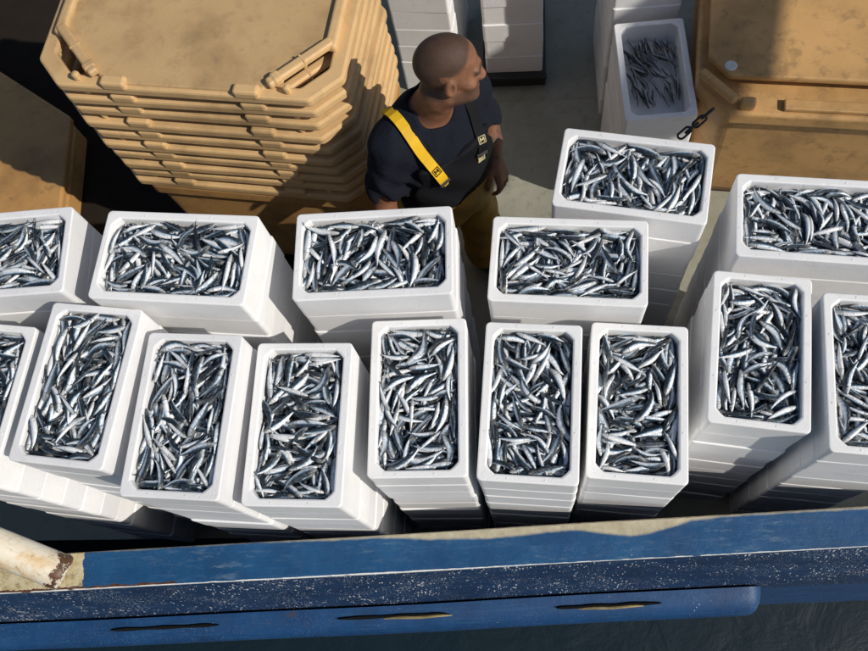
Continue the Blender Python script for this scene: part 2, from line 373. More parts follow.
# slots above the strake with bare ochre edges
for px0, px1, py in ((108, 216, 627), (336, 446, 612.5), (556, 662, 600.5)):
    a = un(px0, py, .50); b = un(px1, py, .50); iv = (Matrix.Translation(boat.location) @ Matrix.Rotation(R(2.53), 4, 'Z')).inverted()
    a = iv @ a; b = iv @ b; L_ = b.x-a.x; mx = (a.x+b.x)/2
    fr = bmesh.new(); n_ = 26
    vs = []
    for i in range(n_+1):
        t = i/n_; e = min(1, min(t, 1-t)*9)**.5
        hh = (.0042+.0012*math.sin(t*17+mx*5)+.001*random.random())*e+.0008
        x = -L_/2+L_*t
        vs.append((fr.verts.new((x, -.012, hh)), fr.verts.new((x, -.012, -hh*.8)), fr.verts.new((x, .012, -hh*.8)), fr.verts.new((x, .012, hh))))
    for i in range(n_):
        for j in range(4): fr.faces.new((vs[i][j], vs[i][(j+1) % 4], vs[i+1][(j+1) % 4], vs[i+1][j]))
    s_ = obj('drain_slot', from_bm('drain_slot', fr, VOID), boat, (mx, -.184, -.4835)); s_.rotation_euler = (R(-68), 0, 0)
    k0 = -.12 if px0 > 500 else (.10 if px0 > 300 else None)
    if k0 is not None:
        V, F = tube_v([(k0*L_+L_*.62*(t-.5)*1.0+.14*L_, -.013, -.006+.0015*math.sin(t*9)) for t in np.linspace(0, 1, 10)], [.002, .004, .005, .0055, .005, .0055, .005, .005, .004, .002], 6)
        obj('bare_edge', mesh('bare_edge', V, F, OCHRE), s_)
# cream rusty pipe welded to the rail end
P1 = un(66, 574, .972); P0 = un(-75, 518, 1.20)
ax = (P1-P0); L_ = ax.length
V, F = tube_v([(-L_, 0, 0), (-L_*.6, 0, 0), (-.10, 0, 0), (-.03, 0, 0), (-.008, 0, 0), (0, 0, 0)], [.06, .06, .06, .06, .0605, .052], 28)
pp = obj('rail_pipe', mesh('rail_pipe', V, F, PIPE, True)); pp.rotation_euler = ax.to_track_quat('X', 'Z').to_euler(); pp.location = P1
tag(pp, 'cream painted pipe with a rusted end resting on the blue rail', 'pipe')

# ---------------------------------------------------------------- foam boxes
BW, BL, BH = .293, .488, .135               # outer width, length, height of a box
def rrect(w, l, r, z, n=4, ch=False):
    pts = []
    for cx, cy, a0 in ((w/2-r, l/2-r, 0), (-w/2+r, l/2-r, 90), (-w/2+r, -l/2+r, 180), (w/2-r, -l/2+r, 270)):
        for i in range(n):
            t = i/(n-1); a = R(a0+90*t)
            if ch:
                p0 = (math.cos(R(a0)), math.sin(R(a0))); p1 = (math.cos(R(a0+90)), math.sin(R(a0+90)))
                q = (p0[0]*(1-t)+p1[0]*t, p0[1]*(1-t)+p1[1]*t); k_ = .75
                q = (q[0]*k_+math.cos(a)*(1-k_), q[1]*k_+math.sin(a)*(1-k_))
            else: q = (math.cos(a), math.sin(a))
            pts.append((cx+q[0]*r, cy+q[1]*r, z))
    return pts
def box_mesh(h, nub=True):
    n = 5; t = .027; te = .023
    L = [rrect(BW-.0035, BL-.0035, .012, 0, n), rrect(BW-.0022, BL-.0022, .013, .0012, n), rrect(BW-.0012, BL-.0012, .013, h*.6, n), rrect(BW-.0005, BL-.0005, .014, h*.82, n),
         rrect(BW, BL, .014, h-.004, n), rrect(BW-.003, BL-.003, .013, h-.001, n), rrect(BW-.008, BL-.008, .012, h, n),
         rrect(BW-2*t+.010, BL-2*te+.010, .026, h, n, True), rrect(BW-2*t+.002, BL-2*te+.002, .025, h-.002, n, True), rrect(BW-2*t, BL-2*te, .025, h-.006, n, True),
         rrect(BW-2*t-.012, BL-2*te-.012, .025, .028, n, True)]
    V = [p for l in L for p in l]; N = 4*n; F = [tuple(range(N))[::-1]]
    for j in range(len(L)-1):
        for i in range(N): F.append((j*N+i, j*N+(i+1) % N, (j+1)*N+(i+1) % N, (j+1)*N+i))
    F.append(tuple((len(L)-1)*N+i for i in range(N)))
    if nub:
        for x, y in ((-.132, .11), (-.132, -.10), (.132, .12), (.132, -.09), (-.05, .233), (.06, .233), (-.06, -.233), (.05, -.233)):
            b = len(V); r = .0042
            for q in range(6): V.append((x+r*math.cos(q*R(60)), y+r*math.sin(q*R(60)), h-.001))
            for q in range(6): V.append((x+r*.5*math.cos(q*R(60)), y+r*.5*math.sin(q*R(60)), h+.0012))
            for q in range(6): F.append((b+q, b+(q+1) % 6, b+6+(q+1) % 6, b+6+q))
            F.append(tuple(b+6+q for q in range(6)))
    me = mesh('foam_box', V, F, EPS)
    return me
ORD = ['topmost', 'second', 'third', 'fourth', 'fifth', 'sixth', 'seventh', 'eighth', 'ninth', 'tenth', 'eleventh', 'twelfth']
TOPS = {}
_bm = {}
def stack(key, x, y, ztop, deg, where, top_label, n=None, z0=0.0, pitch=None, jit=.0032, long_x=False, lean=(0, 0), group='stacked white foam boxes'):
    n = n or max(1, round((ztop-z0)/.135)); ph = (ztop-z0)/n
    hk = round(ph, 4)
    if hk not in _bm: _bm[hk] = box_mesh(ph-.0006)
    rz = R(deg)+(math.pi/2 if long_x else 0)
    for i in range(n):                      # i = 0 is the topmost
        o = bpy.data.objects.new('foam_box', _bm[hk]); link(o)
        j = 0 if i == 0 else jit
        o.location = (x+random.uniform(-j, j)-lean[0]*i, y+random.uniform(-j, j)-lean[1]*i, ztop-(i+1)*ph)
        o.rotation_euler = (0, 0, rz+(0 if i == 0 else random.uniform(-.006, .006)))
        tag(o, top_label if i == 0 else 'white foam box, %s from the top of the %s' % (ORD[i], where), 'box', group)
        if i == 0: TOPS[key] = (o, ph, rz)
FB = 'stacked white foam boxes'
stack('A', -1.632, 1.118, 1.605, 2.0, "back row's leftmost stack", 'foam box of sardines cut off by left edge, beside the shaded tan tub', long_x=True)
stack('B', -1.034, 1.070, 1.626, -5.5, "back row's second stack from the left", 'foam box of sardines standing in front of the tan tray stack', long_x=True)
stack('C', -.446, 1.094, 1.535, .2, 'stack directly in front of the man', 'foam box of sardines directly in front of the man', long_x=True)
stack('D', .148, 1.102, 1.396, -5.2, 'stack just right of the man', 'foam box of sardines just right of the man, its long side to us', long_x=True)
stack('E', .373, 1.398, 1.385, -11.7, 'farthest filled stack, over the bare deck', 'foam box of sardines farthest back, tilted, in front of the chain', long_x=True)
stack('F', .926, 1.226, 1.350, -7.5, 'stack below the right tan tub', 'foam box of sardines in front of the right tan tub, cut by right edge', long_x=True)
stack('0', -1.650, .662, 1.560, -7.0, "front row's leftmost stack", 'foam box of sardines at left edge, only a sliver showing, front row')
stack('1', -1.306, .696, 1.585, -7.3, "front row's second stack from the left", 'steeply slanted foam box of sardines, second from left in front row')
stack('2', -.985, .602, 1.560, -3.9, "front row's third stack from the left", 'foam box of curled sardines, third from left in front row')
stack('3', -.662, .585, 1.488, -1.9, "front row's fourth stack from the left", 'foam box of sardines, fourth from left in front row')
stack('4', -.320, .672, 1.419, -.3, "front row's fifth stack from the left", 'foam box of sardines, upright, fifth from left in front row')
stack('5', .014, .654, 1.394, -4.6, "front row's sixth stack from the left", 'foam box of sardines, sixth from left in front row, its right neighbour touching')
stack('6', .335, .664, 1.324, -5.6, "front row's third stack from the right", 'foam box of sardines, third from right in front row')
stack('7', .706, .810, 1.336, -8.7, "front row's second stack from the right", 'foam box of sardines, second from right in front row, above dark shadow')
stack('8', 1.020, .716, 1.360, -6.5, "front row's rightmost stack", 'foam box of sardines cut off by right edge, front row')
g = (un(623, 23, .80)+un(690, 22, .80)+un(697, 112, .80)+un(632, 118, .80))/4
stack('G', g.x-.022, g.y, .80, 1.5, 'small stack left of the right tub', 'shaded foam box half full of thin dark fish left of the right tub', group='foam boxes in the background')
stack('J', g.x-.03, g.y+.56, 1.20, 0, 'tall shaded stack behind the dark fish', 'closed top of tall shaded foam stack behind the thin dark fish', group='foam boxes in the background')
stack('H', -.40, 3.00, 1.375, -7, 'sunlit stack behind the man', 'topmost white foam box of the sunlit stack behind the man', n=11, group='foam boxes in the background')
stack('I', .012, 3.02, 1.09, -2, 'shaded stack on the black pallet', 'topmost white foam box of the shaded stack on the black pallet', z0=.10, n=8, group='foam boxes in the background')
bm = bmesh.new(); bm_box(bm, (0, 0, .05), (.33, .53, .098), bev=.006)
pl = empty('pallet', (.012, 3.02, 0), R(-2)); obj('base', from_bm('pallet_base', bm, BLACK), pl)
bm = bmesh.new(); bm_box(bm, (0, -.27, .085), (.34, .02, .02), bev=.004); obj('lip', from_bm('pallet_lip', bm, BLACK), pl)
tag(pl, 'black plastic pallet under the shaded foam boxes', 'pallet')

# ---------------------------------------------------------------- sardines
NS, NR = 11, 8
US = np.array([0, .03, .08, .16, .26, .38, .52, .66, .78, .87, .915])
HP = np.array([.16, .38, .62, .84, .97, 1.0, .93, .74, .48, .26, .22])     # half-height profile
TP = np.array([.22, .48, .74, .92, 1.0, 1.0, .92, .70, .40, .20, .10])     # half-thickness profile
def fish_geo(L, hh, ht, bend, sbend, twist):
    """a fish on its side: x along, y belly to back, z thickness; banana bend in the xy plane"""
    V = []; UV = []
    ang = np.linspace(0, 2*np.pi, NR, endpoint=False)
    def warp(u, y, z):
        th = bend*(u-.45); th2 = sbend*math.sin((u-.2)*6.0)
        if abs(bend) > 1e-3: r = L/bend; cx, cy = r*math.sin(th), r*(1-math.cos(th))
        else: cx, cy = L*(u-.45), 0
        cy += th2*L*.06; tx, ty = math.cos(th), math.sin(th)
        tw = twist*(u-.4); y2 = y*math.cos(tw)-z*math.sin(tw); z2 = y*math.sin(tw)+z*math.cos(tw)
        return (cx-ty*y2, cy+tx*y2, z2)
    for i in range(NS):
        for a in ang:
            yy = math.sin(a); zz = math.cos(a)
            y = hh*HP[i]*yy*(1.0 if yy > 0 else 1.08); z = ht*TP[i]*np.sign(zz)*abs(zz)**.85
            V.append(warp(US[i], y, z)); UV.append((US[i], .5+.5*yy))
    F = [tuple(range(NR))[::-1]]
    for i in range(NS-1):
        for k_ in range(NR): F.append((i*NR+k_, i*NR+(k_+1) % NR, (i+1)*NR+(k_+1) % NR, (i+1)*NR+k_))
    F.append(tuple((NS-1)*NR+k_ for k_ in range(NR)))
    def fin(pts):
        b = len(V)
        for u, y, z, v in pts: V.append(warp(u, y*hh, z*ht)); UV.append((u, v))
        return b
    b = fin([(.905, 0, .09, .5), (.995, 1.0, .02, .5), (.955, .0, .05, .5), (1.0, -1.0, .02, .5), (.905, 0, -.09, .5), (.995, 1.0, -.06, .5), (.955, 0, -.05, .5), (1.0, -1.0, -.06, .5)])
    F += [(b, b+2, b+1), (b, b+3, b+2), (b+4, b+5, b+6), (b+4, b+6, b+7), (b+1, b+2, b+6, b+5), (b+2, b+3, b+7, b+6)]
    b = fin([(.42, .92, .08, 1), (.46, 1.38, .0, 1), (.56, .86, .08, 1), (.42, .92, -.08, 1), (.56, .86, -.08, 1)])
    F += [(b, b+2, b+1), (b+3, b+1, b+4)]
    return np.array(V), F, np.array(UV)
VAR = []
for i in range(44):
    bnd = rng.normal(0, .75); bnd = np.clip(bnd, -2.1, 2.1)
    VAR.append(fish_geo(1.0, .095*rng.uniform(.82, 1.15), .060*rng.uniform(.9, 1.1), bnd, rng.normal(0, .6), rng.normal(0, .9)))
FF = VAR[0][1]
loops_per = [len(f) for f in FF]; NV = len(VAR[0][0]); LOOP = np.concatenate([np.array(f) for f in FF]); FLEN = np.array(loops_per)
FSTART = np.concatenate([[0], np.cumsum(FLEN)[:-1]])
def build_fish_mesh(name, mats_list, vid, rnds, mat):
    """join many fish (4x4 numpy matrices) into one mesh quickly"""
    n = len(vid); me = bpy.data.meshes.new(name)
    co = np.concatenate([VAR[v][0] @ M[:3, :3].T + M[:3, 3] for v, M in zip(vid, mats_list)])
    me.vertices.add(n*NV); me.vertices.foreach_set('co', co.astype(np.float32).ravel())
    lp = (LOOP[None, :]+np.arange(n)[:, None]*NV).ravel()
    me.loops.add(len(lp)); me.loops.foreach_set('vertex_index', lp.astype(np.int32))
    st = (FSTART[None, :]+np.arange(n)[:, None]*len(LOOP)).ravel()
    me.polygons.add(len(st)); me.polygons.foreach_set('loop_start', st.astype(np.int32))
    me.update(calc_edges=True); me.validate()
    me.polygons.foreach_set('use_smooth', [True]*len(me.polygons))
    uvl = me.uv_layers.new(name='uv')
    uvs = np.concatenate([VAR[v][2][LOOP] for v in vid]); uvl.data.foreach_set('uv', uvs.astype(np.float32).ravel())
    at = me.attributes.new('rnd', 'FLOAT', 'POINT'); at.data.foreach_set('value', np.repeat(np.array(rnds, np.float32), NV))
    me.materials.append(mat); return me
def smooth_noise(nx, ny, cells, amp):
    g_ = rng.normal(0, 1, (cells+3, cells+3)); xs = np.linspace(0, cells, nx); ys = np.linspace(0, cells, ny)
    xi = xs.astype(int); yi = ys.astype(int); fx = (xs-xi)[:, None]; fy = (ys-yi)[None, :]
    fx = fx*fx*(3-2*fx); fy = fy*fy*(3-2*fy)
    a = g_[xi][:, yi]; b = g_[xi+1][:, yi]; c_ = g_[xi][:, yi+1]; d = g_[xi+1][:, yi+1]
    return amp*((a*(1-fx)+b*fx)*(1-fy)+(c_*(1-fx)+d*fx)*fy)
CELL = .003
def fill(h, depth0, target, nmax, curl=1.0, lmin=.088, lmax=.136, spread=1.0, region=None, base=None):
    """drop fish one by one on a height field; local box frame, box width along x, z up"""
    iw, il = BW-2*.027-.008, BL-2*.023-.008
    nx, ny = int(iw/CELL), int(il/CELL)
    Hm = np.full((nx, ny), h-depth0)+smooth_noise(nx, ny, 5, .007)
    flow = smooth_noise(nx, ny, 3, 1.1*spread)+(rng.uniform(-1.5, 1.5) if base is None else base)
    out = []
    tt = np.linspace(-.44, .50, 13)
    wid = np.array([-1, 0, 1.])
    prof = np.interp(tt+.45, US, HP)
    for it in range(nmax):
        best = None
        for c_ in range(9):
            L = rng.uniform(lmin, lmax); vi = int(rng.integers(len(VAR)))
            if region is None: x = rng.uniform(-iw/2, iw/2); y = rng.uniform(-il/2, il/2)
            else: x = rng.uniform(region[0], region[1]); y = rng.uniform(region[2], region[3])
            gi = min(nx-1, max(0, int((x+iw/2)/CELL))); gj = min(ny-1, max(0, int((y+il/2)/CELL)))
            yaw = flow[gi, gj]+rng.normal(0, .55*spread)+(math.pi if rng.random() < .5 else 0)
            if rng.random() < (.18 if base is None else .06): yaw = rng.uniform(0, 6.28)
            if base is not None: pass
            elif abs(x) > iw/2-.03: yaw = (math.pi/2+rng.normal(0, .28))*(1 if rng.random() < .5 else -1)
            elif abs(y) > il/2-.03: yaw = rng.normal(0, .28)+(math.pi if rng.random() < .5 else 0)
            ctr = VAR[vi][0][:NS*NR].reshape(NS, NR, 3).mean(1)           # bent centre line
            cl = np.stack([np.interp(tt+.45, US, ctr[:, 0]), np.interp(tt+.45, US, ctr[:, 1])], 1)*L
            cs, sn = math.cos(yaw), math.sin(yaw)
            px = x+cl[:, 0]*cs-cl[:, 1]*sn; py = y+cl[:, 0]*sn+cl[:, 1]*cs
            # push back inside the walls
            m_ = .003
            dx = max(0, -iw/2+m_-px.min())-max(0, px.max()-iw/2+m_); dy = max(0, -il/2+m_-py.min())-max(0, py.max()-il/2+m_)
            if abs(dx) > .05 or abs(dy) > .05: continue
            x += dx; y += dy; px = px+dx; py = py+dy
            hw = .0085*prof*L/.125
            nxv, nyv = -sn, cs
            qx = px[:, None]+nxv*hw[:, None]*wid; qy = py[:, None]+nyv*hw[:, None]*wid
            ii = np.clip(((qx+iw/2)/CELL).astype(int), 0, nx-1); jj = np.clip(((qy+il/2)/CELL).astype(int), 0, ny-1)
            hs = Hm[ii, jj]; hm = hs.max(1)*.55+hs.mean(1)*.45
            A = np.stack([np.ones_like(tt), tt*L], 1); co, *_ = np.linalg.lstsq(A, hm, rcond=None)
            sl_ = np.clip(co[1], -.55, .55); rs = hm-sl_*tt*L
            z = np.percentile(rs, 78)+.0042*L/.125
            roll = np.clip((hs[:, 2]-hs[:, 0]).mean()/(2*hw.mean()), -.6, .6)
            sc = z+abs(sl_)*.012+rng.random()*.003
            if best is None or sc < best[0]: best = (sc, x, y, z, sl_, roll, yaw, L, vi, px, py, hw)
        if best is None: continue
        _, x, y, z, sl_, roll, yaw, L, vi, px, py, hw = best
        ztop = z+abs(sl_)*L*.45+.006
        if ztop > h+target: continue
        roll = roll+rng.normal(0, .62)
        M = Matrix.Translation((x, y, z)) @ Matrix.Rotation(yaw, 4, 'Z') @ Matrix.Rotation(-math.atan(sl_), 4, 'Y') @ Matrix.Rotation(roll, 4, 'X') @ Matrix.Scale(L, 4)
        if rng.random() < .5: M = M @ Matrix.Rotation(math.pi, 4, 'X')
        out.append((M, vi))
        tl = np.linspace(-.44, .44, 34); zc = z+sl_*tl*L
        X = np.interp(tl, tt, px); Y = np.interp(tl, tt, py); hwf = np.interp(tl, tt, hw)*1.15; thf = .0058*np.interp(tl+.45, US, TP)*L/.125
        ws = np.linspace(-1, 1, 9); cs, sn = math.cos(yaw), math.sin(yaw)
        qx = X[:, None]-sn*hwf[:, None]*ws; qy = Y[:, None]+cs*hwf[:, None]*ws
        hz = zc[:, None]+thf[:, None]*np.sqrt(1-.95*ws**2)+roll*hwf[:, None]*ws*.6
        ii = np.clip(((qx+iw/2)/CELL).astype(int), 0, nx-1); jj = np.clip(((qy+il/2)/CELL).astype(int), 0, ny-1)
        np.maximum.at(Hm, (ii, jj), hz)
    return out
stuff_M = []; stuff_v = []; stuff_r = []
HERO = {}
DESC = {'A': 'leftmost back-row box', 'B': 'box before the tan tray stack', 'C': 'box before the man', 'D': 'box just right of the man',
        'E': 'farthest tilted box', 'F': 'box below the right tub', '0': 'leftmost front-row box', '1': 'second front-row box from left',
        '2': 'third front-row box from left', '3': 'fourth front-row box from left', '4': 'fifth front-row box from left', '5': 'sixth front-row box from left',
        '6': 'third front-row box from right', '7': 'second front-row box from right', '8': 'rightmost front-row box'}
def px(p):
    q_ = RM.T @ (np.array(p)-np.array([0, 0, HC])); return np.array([W/2+FPX*q_[0]/q_[2], H/2+FPX*q_[1]/q_[2]])
DIR8 = ['right', 'down-right', 'down', 'down-left', 'left', 'up-left', 'up', 'up-right']
def fish_words(M, box):
    hd_ = px(M @ Vector((-.4, 0, 0)))-px(M @ Vector((.4, 0, 0))); d8 = DIR8[int(round(math.degrees(math.atan2(hd_[1], hd_[0]))/45)) % 8]
    c_ = px(M.translation)-px(box.location+Vector((0, 0, .12))); e_ = (px(box.location+Vector((.1, 0, .12)))-px(box.location+Vector((0, 0, .12))))[0]*.45
    v_ = 'upper' if c_[1] < -e_ else ('lower' if c_[1] > e_ else 'middle'); h_ = 'left' if c_[0] < -e_*.7 else ('right' if c_[0] > e_*.7 else 'centre')
    return d8, v_, h_
var_me = {}
def fish_obj(M, vi, mat, name, label, group):
    kk = (vi, mat.name)
    if kk not in var_me: var_me[kk] = build_fish_mesh('sardine', [np.eye(4)], [vi], [(vi*.377) % 1], mat)
    o = bpy.data.objects.new(name, var_me[kk]); o.matrix_world = M; link(o)
    tag(o, label, 'fish', group); return o
nhero = 0
for key in DESC:
    o, ph, rz = TOPS[key]; h = ph-.0006
    fs = fill(h, .066, rng.uniform(-.009, -.003) if key not in '12' else .0, 350 if key not in 'A08F' else 290, spread=1.0)
    B = Matrix.Translation(o.location) @ Matrix.Rotation(rz, 4, 'Z')
    nh = {'0': 5, 'A': 12, '8': 12, 'F': 19}.get(key, 23)
    # only fish that project inside the picture count for the ones cut by the frame
    def inside(M):
        p = RM.T @ (np.array(M.translation)-np.array([0, 0, HC])); return 6 < W/2+FPX*p[0]/p[2] < W-6
    top = [i for i in range(len(fs)-1, -1, -1) if inside(B @ fs[i][0])][:nh]
    top = set(top)
    for i, (M, vi) in enumerate(fs):
        if i in top:
            fish_obj(B @ M, vi, FISH, 'sardine', 'uppermost sardine, head pointing %s, %s %s of the ' % fish_words(B @ M, o)+DESC[key], 'uppermost sardines in the %s' % DESC[key]); nhero += 1
        else:
            stuff_M.append(np.array(B @ M)); stuff_v.append(vi); stuff_r.append(random.random())
so_ = obj('packed_sardines', build_fish_mesh('packed_sardines', stuff_M, stuff_v, stuff_r, FISH))
tag(so_, 'silver sardines packed under the uppermost ones in the foam boxes', 'fish', kind='stuff')
# the shaded box of thin dark fish
o, ph, rz = TOPS['G']; B = Matrix.Translation(o.location) @ Matrix.Rotation(rz, 4, 'Z')
VAR_keep = VAR
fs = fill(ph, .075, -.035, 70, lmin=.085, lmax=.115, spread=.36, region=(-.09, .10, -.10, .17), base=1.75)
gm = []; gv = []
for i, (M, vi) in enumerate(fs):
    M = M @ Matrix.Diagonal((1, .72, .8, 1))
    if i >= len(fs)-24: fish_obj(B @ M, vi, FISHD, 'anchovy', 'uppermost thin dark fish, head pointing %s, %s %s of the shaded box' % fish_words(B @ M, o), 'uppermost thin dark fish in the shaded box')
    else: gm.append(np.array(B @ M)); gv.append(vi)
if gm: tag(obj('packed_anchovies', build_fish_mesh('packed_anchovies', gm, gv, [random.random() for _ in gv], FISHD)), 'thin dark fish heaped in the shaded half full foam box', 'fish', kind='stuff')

# ---------------------------------------------------------------- stack of tan tub lids
def octo(w, l, ch): return [(w/2-ch, -l/2), (w/2, -l/2+ch), (w/2, l/2-ch), (w/2-ch, l/2), (-w/2+ch, l/2), (-w/2, l/2-ch), (-w/2, -l/2+ch), (-w/2+ch, -l/2)]
LW, LL, LC = 1.105, .73, .100
LP = .0735
lid_parts = []
def lp(name, bm, mat=TANL): lid_parts.append((name, from_bm('tray_'+name, bm, mat)))
def ring(o1, o2, z0, z1, bev):
    bm = bmesh.new(); n = len(o1); R4 = []
    for o_, z_ in ((o1, z0), (o1, z1), (o2, z1), (o2, z0)): R4.append([bm.verts.new((x, y, z_)) for x, y in o_])
    for i in range(n):
        for k_ in range(4): bm.faces.new((R4[k_][i], R4[k_][(i+1) % n], R4[(k_+1) % 4][(i+1) % n], R4[(k_+1) % 4][i]))
    bmesh.ops.recalc_face_normals(bm, faces=bm.faces)
    bmesh.ops.bevel(bm, geom=bm.edges[:], offset=bev, segments=2, affect='EDGES', profile=.5)
    return bm
lp('flange', ring(octo(LW, LL, LC), octo(LW-.115, LL-.10, LC-.018), 0, .040, .009))
lp('panel', prism(octo(LW-.105, LL-.030, LC+.125), .028, .0485, .008), TAN)
small_panel = from_bm('tray_panel_nested', prism(octo(LW-.24, LL-.20, LC+.06), .004, .0485, .008), TAN)
for sx in (-1, 1):
    bm = bmesh.new(); bm_box(bm, (sx*(LW/2-.060), 0, .052), (.042, LL-2*LC-.19, .034), bev=.012, seg=3); lp('side_bar', bm)
for sx in (-1, 1):
    for sy in (-1, 1):
        bm = bmesh.new(); a = Vector((sx*(LW/2-.068), sy*(LL/2-LC-.1145), .060)); b = Vector((sx*(LW/2-LC-.1345), sy*(LL/2-.048), .060))
        d = b-a; rot = d.to_track_quat('X', 'Z').to_matrix().to_4x4()
        bm_box(bm, (a+b)/2, (d.length+.025, .036, .030), rot, bev=.010, seg=3)
        bm_box(bm, b-d*.10, (.034, .044, .036), rot, bev=.009); bm_box(bm, a+d*.45, (.008, .0375, .0315), rot, bev=.002)
        lp('corner_bar', bm)
for sx in (-1, 1):
    for sy in (-1, 1):
        bm = bmesh.new(); bm_box(bm, (sx*(LW/2-LC-.215), sy*(LL/2-.018), .046), (.090, .042, .040), bev=.010, seg=2); lp('lug', bm)
        bm = bmesh.new(); bm_box(bm, (sx*(LW/2-LC-.075), sy*(LL/2-.030), .055), (.024, .026, .034), bev=.009, seg=2); lp('pin', bm)
ZT = 1.555
fl = un(52, 83, ZT); fr_ = un(311, 100, ZT)
mid = (fl+fr_)/2; dv = (fr_-fl); rzl = math.atan2(dv.y, dv.x)
print('lid front', fl, fr_, dv.length, 'expect', LW-2*LC)
cen = mid+Vector((-math.sin(rzl), math.cos(rzl), 0))*(LL/2)
NL = 10
lw = ['topmost', 'second', 'third', 'fourth', 'fifth', 'sixth', 'seventh', 'eighth', 'ninth', 'tenth']
for i in range(NL):
    t = empty('stacking_tray', (cen.x+random.uniform(-.012, .012)*(i > 0), cen.y+random.uniform(-.008, .008)*(i > 0)-.0*i, ZT-.047-LP*i), rzl+random.uniform(-.008, .008)*(i > 0))
    tag(t, 'tan plastic stacking tray, %s in the tall stack at left' % (lw[i] if i == 0 else lw[i]+' from the top'), 'tray', 'tan trays in the tall stack')
    for nm, me in lid_parts: obj(nm, small_panel if (nm == 'panel' and i > 0) else me, t)
zb = ZT-.047-LP*(NL-1)
# ---------------------------------------------------------------- tubs
def tub(name, loc, rz, w, l, h, mat, label, parts=('body', 'rim'), wall=.03):
    t = empty(name, loc, rz); tag(t, label, 'tub', 'tan plastic tubs')
    bm = prism(octo(w-.06, l-.06, .10), .10, h-.075, .025, 3)
    for v in bm.verts:
        k_ = .93+.07*(v.co.z-.10)/(h-.175); v.co.x *= k_; v.co.y *= k_
    obj('body', from_bm('tub_body', bm, mat, False), t)
    obj('rim', from_bm('tub_rim', prism(octo(w, l, .13), h-.0745, h, .014, 3), mat), t)
    for sx in (-1, 1):
        for sy in (-1, 1):
            bm = bmesh.new(); bm_box(bm, (sx*(w/2-.22), sy*(l/2-.22), .05), (.2, .2, .0995), bev=.01); obj('foot', from_bm('tub_foot', bm, mat), t)
    return t
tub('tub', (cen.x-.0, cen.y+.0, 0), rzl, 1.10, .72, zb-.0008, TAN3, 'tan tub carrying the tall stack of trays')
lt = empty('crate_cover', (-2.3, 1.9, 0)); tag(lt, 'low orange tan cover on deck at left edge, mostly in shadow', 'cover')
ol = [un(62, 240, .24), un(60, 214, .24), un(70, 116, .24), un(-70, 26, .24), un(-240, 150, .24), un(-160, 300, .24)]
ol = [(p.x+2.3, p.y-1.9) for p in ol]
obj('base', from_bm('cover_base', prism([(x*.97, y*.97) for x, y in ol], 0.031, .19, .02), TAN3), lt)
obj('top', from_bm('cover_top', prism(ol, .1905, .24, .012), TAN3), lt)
o = obj('shade_sheet', from_bm('shade_sheet', prism([(-4.4, 1.28), (-1.0, 1.28), (-1.0, 5.4), (-4.4, 5.4)], .004, .03, .006), SHADE)); tag(o, kind='structure')  # dark sheet added to paint the deep shade behind and below the trays
# right tub with lid, plug, bar and label
zr = .86
a = un(700, 112, zr-.03); b = un(868, 121, zr-.03); rzr = math.atan2(b.y-a.y, b.x-a.x)
ux = Vector((math.cos(rzr), math.sin(rzr), 0)); uy = Vector((-math.sin(rzr), math.cos(rzr), 0))
RW, RL = 1.2, 1.24
ctr = a-ux*.02+ux*(RW/2)+uy*(RL/2); ctr.z = 0
rt = tub('tub', ctr, rzr, RW, RL, zr-.03, TAN2, 'weathered ochre tub with stained lid at right edge')
bm = prism([(x, y+.05) for x, y in octo(RW-.15, RL-.23, .10)], zr-.0295, zr+.012, .006); lid_o = obj('lid', from_bm('tub_lid_r', bm, TAN2), rt)
bm = prism([(x, y+.05) for x, y in octo(RW-.07, RL-.155, .085)], zr+.0125, zr+.045, .010); obj('lid_panel', from_bm('tub_lid_panel', bm, TAN2), lid_o)
iv = (Matrix.Translation(rt.location) @ Matrix.Rotation(rzr, 4, 'Z')).inverted()
q = iv @ un(731, 66, zr+.045)
V, F = tube_v([(0, 0, -.004), (0, 0, .003), (0, 0, .006)], [.024, .024, .018], 20)
pg = obj('plug', mesh('plug', V, F, GREYW), lid_o, (q.x, q.y, zr+.045))
bm = bmesh.new(); A0 = Vector((-RW/2+.01, -RL/2+.16, zr+.015)); B0 = Vector((-RW/2+.15, -RL/2+.03, zr+.015)); d = B0-A0
bm_box(bm, (A0+B0)/2, (d.length, .036, .036), d.to_track_quat('X', 'Z').to_matrix().to_4x4(), bev=.011, seg=3); obj('corner_bar', from_bm('tub_bar', bm, TAN2), rt)
bm = bmesh.new(); bm_box(bm, (-RW/2+.20, -RL/2+.035, zr-.006), (.06, .04, .045), bev=.009); obj('lug', from_bm('tub_lug', bm, TAN2), rt)
bm = bmesh.new(); bm_box(bm, (.05, -RL/2+.045, zr-.018), (.62, .05, .022), bev=.006); obj('ledge', from_bm('tub_ledge', bm, TAN2), rt)
# chain hanging from that corner
ch = empty('chain'); tag(ch, 'short black chain hanging beside the right ochre tub', 'chain')
c0 = un(712, 109, zr+.035); c1 = un(681, 135, zr-.01); nl = 4
def link_mesh():
    path = []
    for i in range(16):
        a_ = 2*math.pi*i/16; path.append((.014*math.cos(a_)+(.016 if math.cos(a_) > 0 else -.016), .0145*math.sin(a_), 0))
    V = []; F = []; n = 6; P = [Vector(p) for p in path]
    for i, p in enumerate(P):
        t = (P[(i+1) % 16]-P[i-1]).normalized(); nrm = Vector((0, 0, 1)); b_ = t.cross(nrm)
        for k_ in range(n): V.append(p+(nrm*math.cos(k_*R(60))+b_*math.sin(k_*R(60)))*.0048)
    for i in range(16):
        for k_ in range(n): F.append((i*n+k_, i*n+(k_+1) % n, ((i+1) % 16)*n+(k_+1) % n, ((i+1) % 16)*n+k_))
    return mesh('link', V, F, CHAIN, True)
